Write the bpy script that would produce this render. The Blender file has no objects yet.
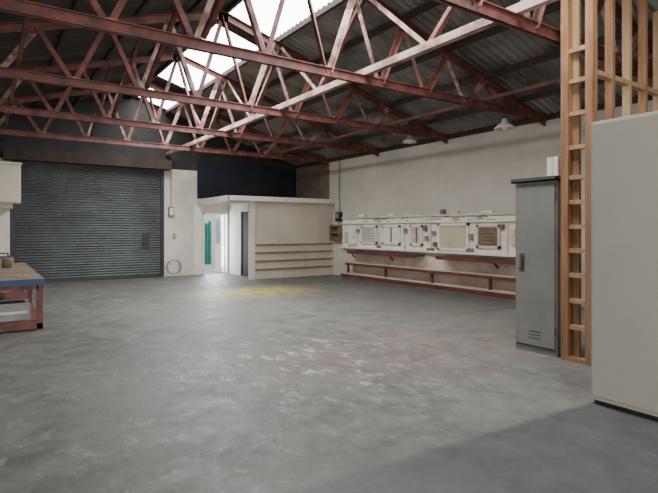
import bpy, math, random
from mathutils import Vector, Matrix
random.seed(4)

# ---------------------------------------------------------------- materials
def mat(name, c1, c2=None, scale=3.0, rough=0.7, metal=0.0, bump=0.0, stretch=(1,1,1), lo=0.35, hi=0.65, detail=6, grime=0.0):
    m = bpy.data.materials.new(name); m.use_nodes = True
    nt = m.node_tree; b = nt.nodes['Principled BSDF']
    b.inputs['Roughness'].default_value = rough
    b.inputs['Metallic'].default_value = metal
    if c2 is None:
        c2 = tuple(x*0.82 for x in c1)
    tc = nt.nodes.new('ShaderNodeTexCoord'); mp = nt.nodes.new('ShaderNodeMapping')
    mp.inputs['Scale'].default_value = stretch
    nz = nt.nodes.new('ShaderNodeTexNoise'); nz.inputs['Scale'].default_value = scale
    nz.inputs['Detail'].default_value = detail; nz.inputs['Roughness'].default_value = 0.62
    rp = nt.nodes.new('ShaderNodeValToRGB')
    rp.color_ramp.elements[0].position = lo; rp.color_ramp.elements[1].position = hi
    rp.color_ramp.elements[0].color = (*c2, 1); rp.color_ramp.elements[1].color = (*c1, 1)
    L = nt.links
    L.new(tc.outputs['Object'], mp.inputs['Vector']); L.new(mp.outputs[0], nz.inputs['Vector'])
    L.new(nz.outputs['Fac'], rp.inputs['Fac'])
    out = rp.outputs['Color']
    if grime:      # patchy dirt
        mp2 = nt.nodes.new('ShaderNodeMapping'); mp2.inputs['Scale'].default_value = (1.2,1.2,.8)
        n2 = nt.nodes.new('ShaderNodeTexNoise'); n2.inputs['Scale'].default_value = 1.3; n2.inputs['Detail'].default_value = 9; n2.inputs['Roughness'].default_value = .72
        mr = nt.nodes.new('ShaderNodeMapRange'); mr.inputs[1].default_value=.48; mr.inputs[2].default_value=.75; mr.inputs[3].default_value=0; mr.inputs[4].default_value=grime
        mx = nt.nodes.new('ShaderNodeMix'); mx.data_type='RGBA'
        L.new(tc.outputs['Object'], mp2.inputs['Vector']); L.new(mp2.outputs[0], n2.inputs['Vector']); L.new(n2.outputs['Fac'], mr.inputs[0])
        L.new(mr.outputs[0], mx.inputs[0]); L.new(out, mx.inputs[6]); mx.inputs[7].default_value=(c2[0]*.42,c2[1]*.38,c2[2]*.33,1)
        out = mx.outputs[2]
    L.new(out, b.inputs['Base Color'])
    if bump:
        bp = nt.nodes.new('ShaderNodeBump'); bp.inputs['Strength'].default_value = bump
        bp.inputs['Distance'].default_value = 0.02
        L.new(nz.outputs['Fac'], bp.inputs['Height']); L.new(bp.outputs[0], b.inputs['Normal'])
    return m

def emis(name, c, s):
    m = bpy.data.materials.new(name); m.use_nodes = True
    b = m.node_tree.nodes['Principled BSDF']
    b.inputs['Base Color'].default_value = (0.8,0.8,0.8,1)
    b.inputs['Emission Color'].default_value = (*c,1); b.inputs['Emission Strength'].default_value = s
    return m

M = {}
M['white'] = mat('painted_white_wall', (.70,.655,.585), (.58,.54,.47), 1.2, .8, lo=.3, hi=.6, grime=.35)
M['cream'] = mat('cream_board', (.58,.525,.435), (.49,.44,.365), 1.0, .75, grime=.2)
M['rightwall'] = mat('fibre_cement_sheet', (.55,.51,.455), (.48,.445,.395), 1.1, .9, detail=8, grime=.16)
M['brownwall'] = mat('weathered_board', (.20,.15,.11), (.12,.10,.08), 3, .9)
M['navy'] = mat('dark_blue_wall', (.010,.015,.026), (.005,.007,.012), 2, .8)
M['darkclad'] = mat('dark_cladding', (.035,.031,.027), (.018,.017,.016), 2, .8)
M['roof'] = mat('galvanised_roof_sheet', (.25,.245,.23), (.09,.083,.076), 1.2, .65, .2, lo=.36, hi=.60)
M['roofdark'] = mat('shaded_roof_sheet', (.07,.063,.056), (.03,.026,.023), 1.2, .8, .1)  # darker roof sheet: dimness of the left slope is put into its colour
M['red'] = mat('faded_red_steel', (.165,.048,.034), (.058,.023,.018), 4.5, .65, lo=.38, hi=.62, detail=9)
M['redgrey'] = mat('worn_primer_steel', (.27,.18,.15), (.115,.042,.031), 4, .65, lo=.44, hi=.56, detail=9)
M['runner'] = mat('pale_primer_steel', (.36,.26,.225), (.16,.08,.062), 3, .6, lo=.42, hi=.56, detail=9)
M['purlin'] = mat('dark_timber_purlin', (.055,.030,.022), (.025,.017,.014), 4, .8)
M['door'] = mat('roller_door_steel', (.10,.110,.115), (.066,.073,.077), 1.2, .5, .3, stretch=(1,1,2), grime=.4)
M['doordark'] = mat('door_guide_steel', (.05,.05,.052), None, 3, .5, .4)
M['timber'] = mat('pine_framing', (.36,.19,.09), (.20,.10,.05), 3, .75, stretch=(6,6,.5))
M['timber2'] = mat('pale_pine_framing', (.46,.30,.17), (.31,.18,.095), 3, .75, stretch=(6,6,.5))
M['locker'] = mat('locker_grey_enamel', (.225,.225,.21), (.19,.19,.178), 3, .42, .1, grime=.2)
M['lockerdark'] = mat('locker_dark_grey', (.07,.07,.07), None, 3, .5)  # plain dark grey for vents, handle, hinges, tray and lamp cord
M['cab'] = mat('cabinet_beige_enamel', (.36,.345,.305), (.33,.315,.28), 1.2, .5)
M['black'] = mat('black_plastic', (.015,.015,.015), None, 3, .5)
M['maroon'] = mat('maroon_paint', (.15,.04,.03), (.07,.023,.018), 5, .6, lo=.4, hi=.6)
M['shelf'] = mat('pale_shelf_board', (.66,.59,.50), (.50,.42,.35), 3, .7, lo=.38, hi=.6)
M['dirty'] = mat('scuffed_pale_board', (.56,.48,.41), (.40,.30,.25), 3, .7, stretch=(1,.6,1))
M['slat'] = mat('wood_batten', (.24,.15,.10), (.17,.10,.065), 4, .7)
M['glass'] = mat('frosted_pane', (.44,.46,.43), (.30,.32,.30), 3, .3)
M['yellowpane'] = mat('yellowed_pane', (.60,.54,.39), (.48,.42,.29), 3, .4)
M['brown'] = mat('brown_louvre', (.27,.20,.13), (.15,.11,.07), 5, .6)
M['lamp'] = mat('white_enamel_shade', (.60,.60,.56), None, 3, .4)
M['benchtop'] = mat('worn_ply_top', (.24,.18,.13), (.13,.10,.075), 3, .6)
M['blue'] = mat('blue_edge', (.02,.05,.12), None, 3, .6)
M['paper'] = mat('white_board', (.82,.79,.72), (.70,.665,.60), 4, .8, grime=.2)
M['green'] = mat('green_fence', (.05,.32,.22), (.03,.20,.14), 2, .6)
M['asphalt'] = mat('yard_concrete', (.5,.5,.5), (.4,.4,.4), 4, .9)
M['grey'] = mat('grey_enclosure', (.25,.25,.25), None, 4, .5)
M['sky'] = emis('backlit_fibreglass', (.95,.98,1.0), 12.0)

# floor
def floor_mat():
    m = bpy.data.materials.new('worn_concrete_floor'); m.use_nodes = True
    nt = m.node_tree; N = nt.nodes; L = nt.links; b = N['Principled BSDF']
    tc = N.new('ShaderNodeTexCoord')
    def noise(s, det=8, r=.6, sc=(1,1,1), rot=0, dist=0, off=0):
        mp = N.new('ShaderNodeMapping'); mp.inputs['Scale'].default_value = sc
        mp.inputs['Rotation'].default_value = (0,0,rot); mp.inputs['Location'].default_value=(off,off*.7,0)
        n = N.new('ShaderNodeTexNoise'); n.inputs['Scale'].default_value = s
        n.inputs['Detail'].default_value = det; n.inputs['Roughness'].default_value = r
        n.inputs['Distortion'].default_value = dist
        L.new(tc.outputs['Object'], mp.inputs[0]); L.new(mp.outputs[0], n.inputs['Vector']); return n.outputs['Fac']
    def ramp(f, p0, p1, v0=0., v1=1.):
        r = N.new('ShaderNodeMapRange'); r.inputs[1].default_value = p0; r.inputs[2].default_value = p1
        r.inputs[3].default_value = v0; r.inputs[4].default_value = v1; L.new(f, r.inputs[0]); return r.outputs[0]
    def mix(f, a, c):
        x = N.new('ShaderNodeMix'); x.data_type = 'RGBA'
        if isinstance(f, float): x.inputs[0].default_value = f
        else: L.new(f, x.inputs[0])
        for i, v in ((6,a),(7,c)):
            if isinstance(v, tuple): x.inputs[i].default_value = (*v,1)
            else: L.new(v, x.inputs[i])
        return x.outputs[2]
    def math_(op, a, c):
        x = N.new('ShaderNodeMath'); x.operation = op
        for i, v in ((0,a),(1,c)):
            if isinstance(v,(int,float)): x.inputs[i].default_value = v
            else: L.new(v, x.inputs[i])
        return x.outputs[0]
    sep = N.new('ShaderNodeSeparateXYZ'); L.new(tc.outputs['Object'], sep.inputs[0])
    big = noise(.55, 7, .65); mid = noise(3.2, 12, .78); fine = noise(22, 8, .8)
    streak = noise(5.5, 12, .82, (1,.55,1), .5, 0); stain = noise(1.5, 10, .78, (1,.8,1), 1.1, 0, 7)
    stain2 = noise(3.0, 10, .75, off=21)
    speck = noise(38, 5, .7, off=4)
    base = mix(ramp(big,.38,.62), (.086,.084,.077), (.135,.131,.120))
    base = mix(ramp(mid,.40,.62,0,.65), base, (.168,.163,.149))
    base = mix(ramp(stain,.50,.60,0,.5), base, (.062,.060,.055))
    base = mix(ramp(stain2,.56,.66,0,.45), base, (.055,.052,.048))
    base = mix(ramp(fine,.45,.62,0,.4), base, (.06,.058,.054))
    base = mix(ramp(speck,.60,.68,0,.3), base, (.30,.29,.27))
    def blob(cx, cy, rx, ry, inner=.2):
        dx = math_('DIVIDE', math_('SUBTRACT', sep.outputs[0], cx), rx)
        dy = math_('DIVIDE', math_('SUBTRACT', sep.outputs[1], cy), ry)
        d = math_('SQRT', math_('ADD', math_('MULTIPLY',dx,dx), math_('MULTIPLY',dy,dy)), 0)
        return ramp(d, 1.0, inner)
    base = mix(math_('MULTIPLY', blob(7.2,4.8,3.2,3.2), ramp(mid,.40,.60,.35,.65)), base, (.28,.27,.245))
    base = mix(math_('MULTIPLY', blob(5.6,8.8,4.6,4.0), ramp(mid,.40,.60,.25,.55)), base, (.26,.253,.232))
    wmask = math_('MULTIPLY', ramp(streak,.54,.60), ramp(noise(.8,6,off=3),.44,.56))
    base = mix(math_('MULTIPLY', wmask, .4), base, (.30,.295,.275))
    rb = math_('MULTIPLY', blob(4.3,4.7,2.6,1.6), ramp(noise(3.4,12,.8,off=2),.48,.56))
    base = mix(math_('MULTIPLY', rb, .65), base, (.18,.10,.082))
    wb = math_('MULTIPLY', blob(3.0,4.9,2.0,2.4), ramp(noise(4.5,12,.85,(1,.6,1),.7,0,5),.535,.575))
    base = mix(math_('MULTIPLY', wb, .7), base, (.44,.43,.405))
    ob_ = math_('MULTIPLY', blob(1.6,7.4,1.8,2.4), ramp(noise(2.0,10,.75,off=9),.45,.56))
    base = mix(math_('MULTIPLY', ob_, .5), base, (.045,.043,.04))
    o2 = math_('MULTIPLY', blob(2.0,3.2,1.8,1.0), ramp(noise(3.0,10,.75,off=13),.46,.56))
    base = mix(math_('MULTIPLY', o2, .45), base, (.045,.043,.04))
    yb = math_('MULTIPLY', blob(5.35,10.9,1.9,1.4,.3), ramp(noise(3.2,12,.8),.42,.53))
    base = mix(math_('MULTIPLY', yb, .9), base, (.46,.37,.09))
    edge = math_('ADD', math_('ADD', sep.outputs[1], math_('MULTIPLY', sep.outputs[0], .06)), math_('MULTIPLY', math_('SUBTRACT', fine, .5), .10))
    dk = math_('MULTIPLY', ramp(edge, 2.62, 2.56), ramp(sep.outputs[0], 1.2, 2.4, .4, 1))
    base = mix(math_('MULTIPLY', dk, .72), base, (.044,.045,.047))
    for ax, pos in ((0,4.7),(1,6.0),(1,10.5)):
        w = math_('ABSOLUTE', math_('SUBTRACT', sep.outputs[ax], pos), 0)
        base = mix(ramp(w,.018,.006,0,.5), base, (.04,.04,.04))
    L.new(base, b.inputs['Base Color'])
    L.new(ramp(mid,.38,.62,.42,.68), b.inputs['Roughness'])
    b.inputs['Specular IOR Level'].default_value = .35
    bp = N.new('ShaderNodeBump'); bp.inputs['Strength'].default_value = .3; bp.inputs['Distance'].default_value = .008
    L.new(mid, bp.inputs['Height']); L.new(bp.outputs[0], b.inputs['Normal'])
    return m
M['floor'] = floor_mat()

# ---------------------------------------------------------------- mesh builder
class B:
    def __init__(s, name): s.n=name; s.v=[]; s.f=[]; s.mi=[]; s.ms=[]; s.sm=[]
    def m(s, k):
        if k not in s.ms: s.ms.append(k)
        return s.ms.index(k)
    def box(s, x0,x1,y0,y1,z0,z1, k):
        o=len(s.v)
        s.v += [(x,y,z) for z in (z0,z1) for y in (y0,y1) for x in (x0,x1)]
        i=s.m(k)
        for f in ((0,2,3,1),(4,5,7,6),(0,1,5,4),(2,6,7,3),(0,4,6,2),(1,3,7,5)):
            s.f.append(tuple(o+a for a in f)); s.mi.append(i); s.sm.append(False)
    def beam(s, p, q, w, h, k, up=(0,0,1), ow=0, oh=0):
        p=Vector(p); q=Vector(q); d=(q-p).normalized(); u=Vector(up)
        side=d.cross(u)
        if side.length<1e-4: side=d.cross(Vector((0,1,0)))
        side.normalize(); u=side.cross(d).normalized()
        o=len(s.v); i=s.m(k)
        for c in (p,q):
            for a,b_ in ((-1,-1),(1,-1),(1,1),(-1,1)):
                s.v.append(tuple(c+side*(a*w/2+ow)+u*(b_*h/2+oh)))
        for f in ((0,1,2,3),(7,6,5,4),(0,4,5,1),(1,5,6,2),(2,6,7,3),(3,7,4,0)):
            s.f.append(tuple(o+a for a in f)); s.mi.append(i); s.sm.append(False)
    def angle(s, p, q, sz, k, t=.009):   # steel L-section
        s.beam(p,q,t,sz,k)
        s.beam(p,q,sz,t,k,ow=sz/2,oh=-sz/2)
    def lathe(s, c, prof, k, n=24, axis='z'):
        o=len(s.v); i=s.m(k); c=Vector(c)
        for r,z in prof:
            for j in range(n):
                a=2*math.pi*j/n
                P = (r*math.cos(a), r*math.sin(a), z) if axis=='z' else ((z, r*math.cos(a), r*math.sin(a)) if axis=='x' else (r*math.cos(a), z, r*math.sin(a)))
                s.v.append(tuple(c+Vector(P)))
        for a in range(len(prof)-1):
            for j in range(n):
                s.f.append((o+a*n+j, o+a*n+(j+1)%n, o+(a+1)*n+(j+1)%n, o+(a+1)*n+j)); s.mi.append(i); s.sm.append(True)
    def sheet(s, pts_a, pts_b, k, smooth=True):
        o=len(s.v); i=s.m(k); n=len(pts_a); s.v+=list(pts_a)+list(pts_b)
        for j in range(n-1):
            s.f.append((o+j,o+j+1,o+n+j+1,o+n+j)); s.mi.append(i); s.sm.append(smooth)
    def tube(s, pts, r, k, n=8):
        for a,b_ in zip(pts[:-1],pts[1:]):
            a=Vector(a); b_=Vector(b_); d=(b_-a).normalized()
            u=d.orthogonal().normalized(); w=d.cross(u); o=len(s.v); i=s.m(k)
            for c in (a,b_):
                for j in range(n):
                    t=2*math.pi*j/n; s.v.append(tuple(c+u*(r*math.cos(t))+w*(r*math.sin(t))))
            for j in range(n):
                s.f.append((o+j,o+(j+1)%n,o+n+(j+1)%n,o+n+j)); s.mi.append(i); s.sm.append(True)
    def done(s, bevel=0):
        me=bpy.data.meshes.new(s.n); me.from_pydata(s.v,[],s.f); 
        for k in s.ms: me.materials.append(M[k])
        me.polygons.foreach_set('material_index', s.mi); me.polygons.foreach_set('use_smooth', s.sm)
        me.update(); ob=bpy.data.objects.new(s.n,me); bpy.context.collection.objects.link(ob)
        if bevel:
            md=ob.modifiers.new('bevel','BEVEL'); md.width=bevel; md.segments=2; md.limit_method='ANGLE'
        return ob

XL,XR,YB,YF = -2.3, 9.5, 16.1, -3.0
RX, EZ, T = 3.6, 3.82, 0.30
def rz(x): return EZ + (XR-x)*T if x>=RX else EZ + (x-XL)*T

# ---------------------------------------------------------------- shell
b=B('floor'); b.box(XL-.2,XR+.2,YF-.2,YB+.2,-.12,0,'floor'); b.done()
b=B('exterior_ground'); b.box(-20,30,YB+.2,40,-.15,-.03,'asphalt'); b.box(-20,30,-25,YF-.2,-.15,-.03,'asphalt'); b.done()

b=B('wall_right')
b.box(XR,XR+.15,YF,13.9,0,3.72,'rightwall'); b.box(XR,XR+.15,13.9,YB+.15,0,2.45,'rightwall')
b.box(XR,XR+.15,13.9,YB+.15,2.45,3.72,'brownwall')
y=YF
while y<13.6:      # sheet joints
    b.box(XR-.005,XR,y,y+.02,0,3.72,'rightwall'); y+=2.4
b.box(XR-.05,XR+.15,YF,YB,3.72,3.84,'purlin')
b.done()
b=B('wall_left'); b.box(XL-.15,XL,YF,YB+.15,0,3.84,'white'); b.done()

b=B('wall_back')
b.box(XL-.15,.62,YB,YB+.15,0,3.4,'white')
b.box(4.62,5.98,YB,YB+.15,0,3.4,'white')
b.box(5.98,6.83,YB,YB+.15,2.0,2.45,'white')
b.box(6.83,XR+.15,YB,YB+.15,0,2.45,'white')
b.box(.62,4.62,YB,YB+.15,3.30,3.4,'darkclad')
b.box(5.75,XR+.15,YB-.03,YB,2.5,3.75,'navy')
b.box(5.98,XR+.15,YB,YB+.15,2.45,3.4,'darkclad')
b.sheet([(XL-.15,YB+.02,3.35),(RX,YB+.02,3.35),(XR+.15,YB+.02,3.35)],[(XL-.15,YB+.02,rz(XL)+.05),(RX,YB+.02,rz(RX)+.05),(XR+.15,YB+.02,rz(XR)+.05)],'darkclad',False)
b.done()
b=B('wall_front')
b.box(XL-.15,-1.8,YF-.15,YF,0,3.84,'white'); b.box(4.2,XR+.15,YF-.15,YF,0,3.84,'white'); b.box(-1.8,4.2,YF-.15,YF,3.2,3.84,'white')
b.sheet([(XL-.15,YF-.02,3.8),(RX,YF-.02,3.8),(XR+.15,YF-.02,3.8)],[(XL-.15,YF-.02,rz(XL)),(RX,YF-.02,rz(RX)),(XR+.15,YF-.02,rz(XR))],'darkclad',False)
b.done()

def corr(b, x0,x1,y0,y1,k, amp=.022, pitch=.15):
    n=max(2,int((y1-y0)/pitch*5)); A=[];C=[]
    for i in range(n+1):
        y=y0+(y1-y0)*i/n; dz=amp*math.sin(2*math.pi*y/pitch)
        A.append((x0,y,rz(x0)+dz)); C.append((x1,y,rz(x1)+dz))
    b.sheet(A,C,k)
SX0,SX1=3.70,4.72
segs=[(1.2,8.9),(9.5,13.5),(14.4,15.9)]
b=B('ceiling')
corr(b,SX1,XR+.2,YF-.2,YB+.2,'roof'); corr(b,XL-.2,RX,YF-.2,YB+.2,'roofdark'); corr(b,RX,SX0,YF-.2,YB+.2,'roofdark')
g=YF-.2
for s0,s1 in segs+[(YB+.2,None)]:
    corr(b,SX0,SX1,g,s0,'roofdark'); g=s1
b.done()
for s0,s1 in segs:
    b=B('skylight'); corr(b,SX0,SX1,s0,s1,'sky'); b.done()
for x in (-1.9,-.9,.1,1.1,2.1,3.0,3.66,4.72,5.6,6.6,7.6,8.6):
    b=B('roof_purlin'); z=rz(x)-.08
    b.box(x-.03,x+.03,YF,YB,z-.05,z+.045,'purlin'); b.done()

# trusses
ZB=3.76
def truss(y):
    b=B('roof_truss')
    for dy in (-.03,.03):
        b.beam((XL,y+dy,ZB),(XR,y+dy,ZB),.012,.115,'red')
    b.beam((XL,y,ZB+.06),(XR,y,ZB+.06),.14,.012,'red')
    tz=lambda x: rz(x)-.19
    for a,c in ((XL,RX),(XR,RX)):
        b.beam((a,y,tz(a)+.03),(c,y,tz(c)),.012,.12,'red')
        b.beam((a,y,tz(a)+.09),(c,y,tz(c)+.055),.13,.012,'red')
    n=6; w=(XR-RX)/n
    for sgn in (1,-1):
        xs=[RX+sgn*w*i for i in range(n+1)]
        for i in range(n):
            m_=(xs[i]+xs[i+1])/2
            zt=tz(xs[i])
            b.angle((xs[i],y+.02,zt),(m_,y+.02,ZB),.07,'redgrey' if (i%2) else 'red')
            if i<n-1: b.angle((m_,y-.02,ZB),(xs[i+1],y-.02,tz(xs[i+1])),.07,'red' if i%3 else 'redgrey')
            b.box(m_-.1,m_+.1,y-.008,y+.008,ZB-.04,ZB+.1,'redgrey')
            b.box(xs[i]-.09,xs[i]+.09,y-.008,y+.008,zt-.1,zt+.04,'red')
    b.done()
TY=[.75,3.42,6.05,8.7,11.35,14.0]
for y in TY: truss(y)
for x,k in ((4.78,'runner'),(.4,'red'),(7.6,'red')):
    b=B('roof_tie_runner'); b.beam((x,YF,ZB+.12),(x,YB,ZB+.12),.09 if k!='red' else .05,.10 if k!='red' else .06,k)
    b.done()
b=B('roof_wind_bracing')
for i in range(len(TY)-1):
    a,c=TY[i],TY[i+1]; m_=(a+c)/2
    x=4.78
    zt=rz(x)-.2
    b.angle((x,a+.05,zt),(x,m_,ZB+.14),.06,'red'); b.angle((x,m_,ZB+.14),(x,c-.05,zt),.06,'redgrey')
    x=2.2; zt=rz(x)-.2
    b.angle((x,a+.05,zt),(x,c-.05,ZB+.1),.055,'red')
b.done()

# ---------------------------------------------------------------- roller door
b=B('door_1')
A=[];C=[]; n=44*6
for i in range(n+1):
    z=.06+3.30*i/n; dy=.016*math.sin(2*math.pi*i/6)
    A.append((.66,YB-.03+dy,z)); C.append((4.58,YB-.03+dy,z))
b.sheet(A,C,'door')
b.box(.66,4.58,YB-.06,YB-.01,0.0,.07,'doordark')
b.box(.58,.68,YB-.09,YB-.001,0,3.36,'doordark'); b.box(4.56,4.66,YB-.09,YB-.001,0,3.36,'doordark')
b.box(4.0,4.22,YB-.06,YB-.045,.9,1.35,'doordark')
b.box(.4,4.8,YB-.45,YB-.005,3.34,3.62,'purlin')
b.done()
b=B('hose_coil')
pts=[(4.95+.25*math.cos(t)*(1 if t<7 else .8), YB-.12, .3+.22*math.sin(t)) for t in [i*.4 for i in range(34)]]
b.tube(pts,.014,'grey'); b.done()
b=B('fuse_box'); b.box(4.8,4.98,YB-.1,YB,1.9,2.2,'grey'); b.box(4.83,4.95,YB-.115,YB-.1,1.94,2.16,'paper'); b.done(.006)
b=B('light_switch'); b.box(4.95,5.05,YB-.04,YB,1.2,1.35,'grey'); b.box(4.98,5.02,YB-.05,YB-.04,1.25,1.3,'paper'); b.done()
b=B('electrical_conduit'); b.tube([(4.89,YB-.03,2.2),(4.89,YB-.03,3.35)],.015,'grey'); b.done()
b=B('trim_1'); b.box(5.62,5.93,YB-.02,YB,0,2.29,'paper'); b.done()

# ---------------------------------------------------------------- office lean-to
OY=13.7
b=B('wall_office')
b.box(6.52,XR,OY,OY+.08,0,2.38,'cream')
b.box(6.50,6.66,OY-.03,OY+.1,0,2.38,'white')
b.box(6.85,6.93,15.1,YB,0,2.38,'white'); b.box(6.85,6.93,OY+.08,14.05,0,2.38,'white'); b.box(6.85,6.93,14.05,15.1,2.05,2.38,'white')
for z in (1.02,.78,.53,.28):
    b.box(6.68,XR-.03,OY-.03,OY,z-.022,z+.022,'slat')
b.box(6.68,XR-.03,OY-.025,OY,0,.1,'cream')
for x in (6.72,8.9,):
    b.box(x,x+.04,OY-.012,OY,0,2.38,'cream')
b.done()
b=B('door_2')
b.box(6.87,6.91,14.09,15.06,.02,2.02,'darkclad'); b.box(6.84,6.87,14.05,14.1,0,2.05,'black'); b.box(6.84,6.87,15.06,15.1,0,2.05,'black')
b.lathe((6.85,14.2,1.0),[(0,-.05),(.028,-.05),(.03,-.02),(.015,0),(.012,.03)],'grey',12,'x'); b.done()
b=B('office_roof')
b.box(5.78,XR,OY-.12,YB-.03,2.39,2.45,'cream'); b.box(5.76,XR,OY-.14,OY-.10,2.33,2.47,'white'); b.box(5.74,5.79,OY-.14,YB-.03,2.30,2.47,'white')
for yy in (14.3,14.9,15.5): b.box(5.8,6.84,yy,yy+.05,2.31,2.39,'white')
b.done()
b=B('door_3')
b.box(5.94,6.0,YB-.03,YB+.17,0,2.04,'paper'); b.box(6.79,6.835,YB-.03,YB+.17,0,2.04,'paper'); b.box(5.94,6.835,YB-.03,YB+.17,2.0,2.06,'paper')
b.box(6.76,6.80,YB+.17,YB+.98,.02,1.98,'paper'); b.box(6.745,6.76,YB+.25,YB+.9,1.0,1.85,'glass')
b.done()
b=B('garden_fence')
A=[];C=[]
for i in range(123):
    x=4.5+i*.03; dy=.04*math.sin(i*1.3); A.append((x,21+dy,-.03)); C.append((x,21+dy,1.75))
b.sheet(A,C,'green')
for x in (4.5,6.4,8.1): b.box(x-.05,x+.05,21.05,21.15,-.03,1.85,'green')
b.done()
b=B('exterior_building_wall'); b.box(8.3,12,22,22.2,-.03,3.2,'paper'); b.box(9.2,10.0,21.97,22,.9,2.0,'glass'); b.box(8.2,12.1,21.9,22.3,3.2,3.3,'grey'); b.done()

# ---------------------------------------------------------------- right wall windows and benches
b=B('window_board')
b.box(XR-.04,XR,5.3,13.1,.93,1.84,'paper')
b.box(XR-.14,XR-.04,5.3,13.1,.90,.95,'paper'); b.box(XR-.10,XR-.04,5.3,13.1,1.66,1.69,'paper')
b.box(XR-.09,XR-.04,5.3,13.1,1.82,1.87,'shelf')
for i in range(60):
    y=random.uniform(7.2,11.9); z=random.choice((1.71,1.74,1.77,1.795)); w=random.uniform(.04,.18)
    b.box(XR-.046,XR-.038,y,y+w,z,z+random.uniform(.012,.022),random.choice(('lockerdark','slat','grey')))
for y in (6.1,6.9,9.2,10.2,11.25,12.3): b.box(XR-.06,XR-.04,y,y+.05,.95,1.66,'shelf')
for y,z,h,k in ((12.45,1.25,.18,'paper'),(12.8,1.1,.3,'shelf'),(9.3,1.2,.12,'grey'),(9.05,1.35,.1,'grey'),(7.86,1.25,.14,'grey'),(6.7,1.15,.35,'shelf'),(10.1,1.4,.12,'grey'),(9.35,1.45,.14,'slat'),(12.2,1.4,.1,'grey'),(7.0,1.5,.1,'slat'),(9.0,1.05,.12,'slat')):
    b.box(XR-.11,XR-.04,y,y+.1,z,z+h,k)
for y,w,h,k in ((7.3,.3,.05,'paper'),(8.3,.3,.07,'shelf'),(8.75,.12,.12,'slat'),(10.6,.3,.05,'paper'),(11.9,.3,.08,'paper'),(9.6,.5,.03,'shelf')):
    b.box(XR-.085,XR-.02,y,y+w,1.87,1.87+h,k)
for y,w,h,k in ((7.85,.12,.1,'grey'),(9.1,.2,.06,'slat'),(10.15,.12,.14,'paper'),(11.2,.1,.08,'brown'),(12.4,.3,.1,'shelf')):
    b.box(XR-.13,XR-.06,y,y+w,.95,.95+h,k)
b.done()
wi=1
for y0,y1,k in ((11.35,12.1,'glass'),(10.35,11.12,'paper'),(9.5,9.95,'shelf'),(7.98,8.95,'yellowpane'),(7.1,7.75,'brown'),(5.6,6.5,'glass')):
    b=B('window_%d'%wi); wi+=1
    x=XR-.041; z0,z1=(1.06,1.60) if k!='yellowpane' else (.97,1.64)
    b.box(x-.02,x-.001,y0+.05,y1-.05,z0+.05,z1-.05,k)
    for a in ((y0,y0+.06,z0,z1),(y1-.06,y1,z0,z1),(y0,y1,z0,z0+.06),(y0,y1,z1-.06,z1)):
        b.box(x-.05,x-.001,*a,'paper' if k!='brown' else 'shelf')
    if k in('brown','glass'):
        for j in range(5):
            z=z0+.1+j*.08; b.box(x-.045,x-.02,y0+.06,y1-.06,z,z+.022,'brown' if k=='brown' else 'paper')
    elif k!='yellowpane':
        b.box(x-.04,x-.015,(y0+y1)/2-.02,(y0+y1)/2+.02,z0,z1,'slat')
    b.done()
b=B('tiered_wall_bench')
Y0,Y1=5.3,12.4
# lowest tier: pale platform with red nosing
b.box(8.9,XR-.01,Y0,Y1,.13,.16,'shelf'); b.box(8.88,8.9,Y0,Y1,.07,.165,'maroon'); b.box(8.95,8.98,Y0,Y1,0,.13,'dirty')
b.box(9.34,XR-.01,Y0,Y1,.16,.42,'dirty')
# middle tier
b.box(9.06,XR-.01,Y0,Y1,.45,.48,'shelf'); b.box(9.045,9.06,Y0,Y1,.415,.483,'maroon')
b.box(XR-.03,XR-.01,Y0,Y1,.48,.78,'shelf')
# top shelves
for a,c in ((9.45,Y1),(Y0,8.75)):
    b.box(9.15,XR-.04,a,c,.79,.83,'maroon'); b.box(9.12,9.15,a,c,.755,.84,'maroon')
y=Y0+.1
while y<Y1:
    b.box(9.16,9.22,y,y+.05,.16,.45,'maroon'); b.box(9.1,XR-.03,y,y+.05,.41,.45,'maroon')
    if not 8.7<y<9.42:
        b.beam((XR-.05,y+.025,.62),(9.3,y+.025,.77),.03,.035,'maroon')
        b.box(9.2,XR-.03,y,y+.05,.75,.79,'maroon')
    y+=1.75
b.done()
b=B('switchboard'); b.box(XR-.12,XR,13.15,13.4,1.75,2.05,'black'); b.box(XR-.14,XR-.12,13.2,13.35,1.85,2.0,'grey')
b.tube([(XR-.04,13.28,2.05),(XR-.04,13.28,3.7)],.02,'grey'); b.done(.005)
b=B('wooden_shelf_unit')
for z in (1.15,1.36,1.58): b.box(XR-.2,XR,13.14,13.6,z,z+.03,'brown')
b.box(XR-.2,XR,13.11,13.14,1.12,1.64,'slat'); b.box(XR-.2,XR,13.57,13.6,1.12,1.64,'slat'); b.box(XR-.01,XR,13.14,13.57,1.12,1.64,'brown'); b.done()

# ---------------------------------------------------------------- lamps
def lamp(x,y,z,s=1):
    b=B('pendant_lamp')
    P=lambda pr:[(r*s,h*s) for r,h in pr]
    b.lathe((x,y,z),P([(.20,0),(.205,.01),(.17,.05),(.11,.10),(.06,.13),(.045,.2),(.0,.21)]),'lamp',28)
    b.lathe((x,y,z),P([(.195,.004),(.16,.05),(.10,.09),(.05,.12)]),'lamp',28)
    b.lathe((x,y,z-.01),P([(0,-.02),(.04,0),(.05,.04),(.03,.1),(.02,.13)]),'paper',16)
    b.tube([(x,y,z+.2*s),(x,y,rz(x)-.1)],.005,'lockerdark')
    b.done()
lamp(8.3,6.15,3.43,1.0); lamp(8.45,8.95,3.58,.85)

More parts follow.
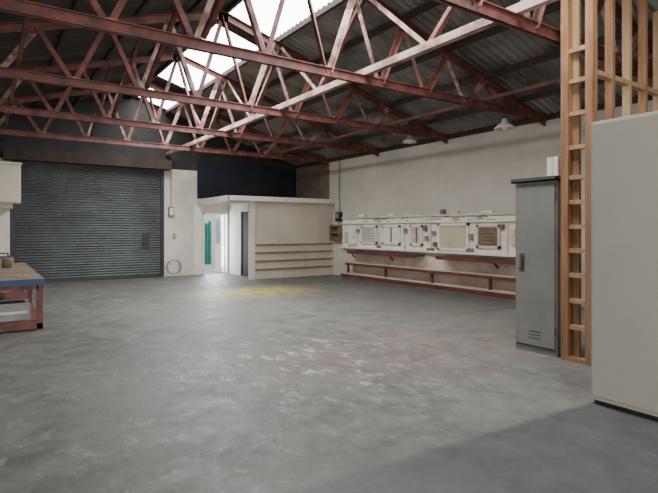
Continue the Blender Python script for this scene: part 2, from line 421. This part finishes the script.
# ---------------------------------------------------------------- stud wall
b=B('timber_stud_frame')
top=lambda x: rz(x)-.22
for y0 in (2.93,3.215):
    b.box(5.48,5.58,y0,y0+.085,.05,top(5.5),'timber')
b.box(5.48,5.58,2.93,3.30,0,.05,'timber')
b.box(5.58,5.625,3.14,3.215,.05,top(5.6),'timber2')
for i,z in enumerate((.36,.66,.95,1.23,1.50,1.78,2.06,2.40,2.78,3.15,3.5)):
    b.box(5.50,5.57,3.015,3.215,z,z+.05,'timber2')
xs=[5.95,6.35,6.75,7.15,7.6,8.1,8.6,9.1]
for x in xs:
    b.box(x,x+.055,2.95,3.04,.05,top(x),'timber2' if xs.index(x)%2 else 'timber')
b.box(5.58,XR-.06,2.95,3.04,0,.05,'timber')
for z in (1.2,2.35,3.22):
    xx=[5.58]+xs+[XR-.06]
    for a,c in zip(xx[:-1],xx[1:]):
        b.box(a+(.055 if a>5.6 else 0),c,2.955,3.035,z,z+.055,'timber2')
b.done()

# ---------------------------------------------------------------- locker
b=B('metal_locker')
x0,x1,y0,y1=5.50,5.95,3.36,3.92
b.box(x0+.01,x1,y0,y1,.0,2.07,'locker')
b.box(x0-.008,x0+.01,y0+.025,y1-.025,.09,2.03,'locker')
for zz in (.26,.22,.18):
    b.box(x0-.012,x0-.006,y0+.2,y1-.2,zz,zz+.010,'lockerdark')
b.box(x0-.035,x0-.008,y1-.12,y1-.09,1.02,1.16,'lockerdark'); b.box(x0-.012,x0-.007,y1-.14,y1-.07,.98,1.2,'lockerdark')
for zz in (.25,1.85): b.box(x0-.014,x0,y0+.01,y0+.025,zz,zz+.09,'lockerdark')
b.box(x0-.002,x0+.01,y0+.02,y1-.02,.07,.085,'lockerdark')
b.done(.004)
b=B('storage_tray'); b.box(x0-.04,x1,y0-.02,y1+.03,2.07,2.085,'lockerdark')
for a in ((x0-.04,x0-.025,y0-.02,y1+.03),(x1-.015,x1,y0-.02,y1+.03),(x0-.04,x1,y0-.02,y0-.005),(x0-.04,x1,y1+.015,y1+.03)): b.box(*a,2.07,2.12,'lockerdark')
b.done()
b=B('cardboard_carton'); b.box(5.62,5.8,3.42,3.56,2.09,2.36,'paper'); b.box(5.615,5.805,3.48,3.5,2.087,2.365,'shelf'); b.done()

# cabinet
b=B('steel_cabinet')
x0,x1,y0,y1=4.31,4.78,1.05,2.33
b.box(x0+.015,x1,y0,y1,.035,2.42,'cab'); b.box(x0+.04,x1-.02,y0+.02,y1-.02,0,.035,'black')
b.box(x0+.0,x0+.016,y0+.015,(y0+y1)/2-.003,.07,2.40,'cab'); b.box(x0+.0,x0+.016,(y0+y1)/2+.003,y1-.015,.07,2.40,'cab')
b.box(x0-.03,x0,(y0+y1)/2-.07,(y0+y1)/2-.04,1.0,1.2,'grey')
b.done(.006)

# ---------------------------------------------------------------- workbench left
b=B('workbench')
x0,x1,y0,y1=-.9,.74,8.6,13.0
b.box(x0,x1,y0,y1,.70,.76,'benchtop'); b.box(x0,x1+.012,y0-.012,y0,.67,.762,'blue'); b.box(x1,x1+.012,y0,y1,.68,.765,'maroon')
for yy in (y0+.02,10.7,y1-.1):
    for xx in (x1-.10,.0-.05,x0+.02):
        b.box(xx,xx+.08,yy,yy+.08,0,.70,'maroon')
b.box(x0,x1-.02,y0+.02,y0+.06,.60,.67,'maroon'); b.box(x1-.08,x1-.03,y0,y1,.60,.70,'maroon')
b.box(x0,x1-.02,y0+.03,y1-.05,.10,.14,'maroon'); b.box(x0,x1-.02,y0+.02,y0+.05,.02,.10,'maroon')
b.done()
b=B('storage_crate'); b.box(.1,.55,8.8,9.3,.141,.38,'grey'); b.box(.08,.57,8.78,8.8,.141,.40,'grey'); b.box(.08,.57,9.3,9.32,.141,.40,'grey'); b.box(.12,.53,8.775,8.78,.24,.28,'shelf'); b.done(.005)
b=B('toolbox'); b.box(.1,.5,12.2,12.5,.765,.90,'grey'); b.box(.13,.47,12.22,12.48,.90,.94,'lockerdark'); b.tube([(.2,12.35,.94),(.2,12.35,1.0),(.4,12.35,1.0),(.4,12.35,.94)],.012,'black'); b.done()
b=B('paint_tin'); b.lathe((.35,11.4,.762),[(0,0),(.08,0),(.08,.17),(.085,.175),(.075,.18),(0,.175)],'brown',20); b.done()

# kitchenette nib wall and cupboards
b=B('wall_nib'); b.box(XL,.50,14.3,14.4,0,3.0,'white'); b.done()
b=B('wall_cupboard')
b.box(-1.2,.70,13.75,14.29,2.1,3.0,'cream')
for x in (-1.17,-.54,.09): b.box(x,x+.59,13.73,13.75,2.13,2.97,'cream')
b.box(-1.2,.72,13.72,14.29,3.0,3.04,'white'); b.box(-1.1,.55,13.95,14.29,1.98,2.1,'white')
b.done(.006)

# ---------------------------------------------------------------- lights
def area(n,loc,rot,sx,sy,p,c):
    l=bpy.data.lights.new(n,'AREA'); l.shape='RECTANGLE'; l.size=sx; l.size_y=sy; l.energy=p; l.color=c
    o=bpy.data.objects.new(n,l); o.location=loc; o.rotation_euler=rot; bpy.context.collection.objects.link(o)
area('daylight_entrance',(1.2,YF-.1,1.7),(math.radians(90),0,0),5.8,3.0,430,(1,.97,.92))
area('daylight_skylight',(4.2,5.5,4.75),(0,0,0),.9,7.5,330,(1,.99,.97))
area('daylight_skylight_rear',(4.2,11.8,4.75),(0,0,0),.9,4,300,(1,.99,.97))
area('daylight_back_door',(6.4,YB+.4,1.1),(math.radians(-90),0,0),.8,1.8,80,(.85,.93,1))

w=bpy.data.worlds.new('World'); bpy.context.scene.world=w; w.use_nodes=True
w.node_tree.nodes['Background'].inputs[0].default_value=(.85,.93,1,1); w.node_tree.nodes['Background'].inputs[1].default_value=2.0

cam=bpy.data.cameras.new('camera'); co=bpy.data.objects.new('camera',cam); bpy.context.collection.objects.link(co)
co.location=(0,0,1.5); co.rotation_euler=(math.radians(90),0,math.radians(-34.3))
cam.sensor_width=36; cam.lens=27.63; cam.shift_y=-.0266; cam.clip_start=.05
bpy.context.scene.camera=co
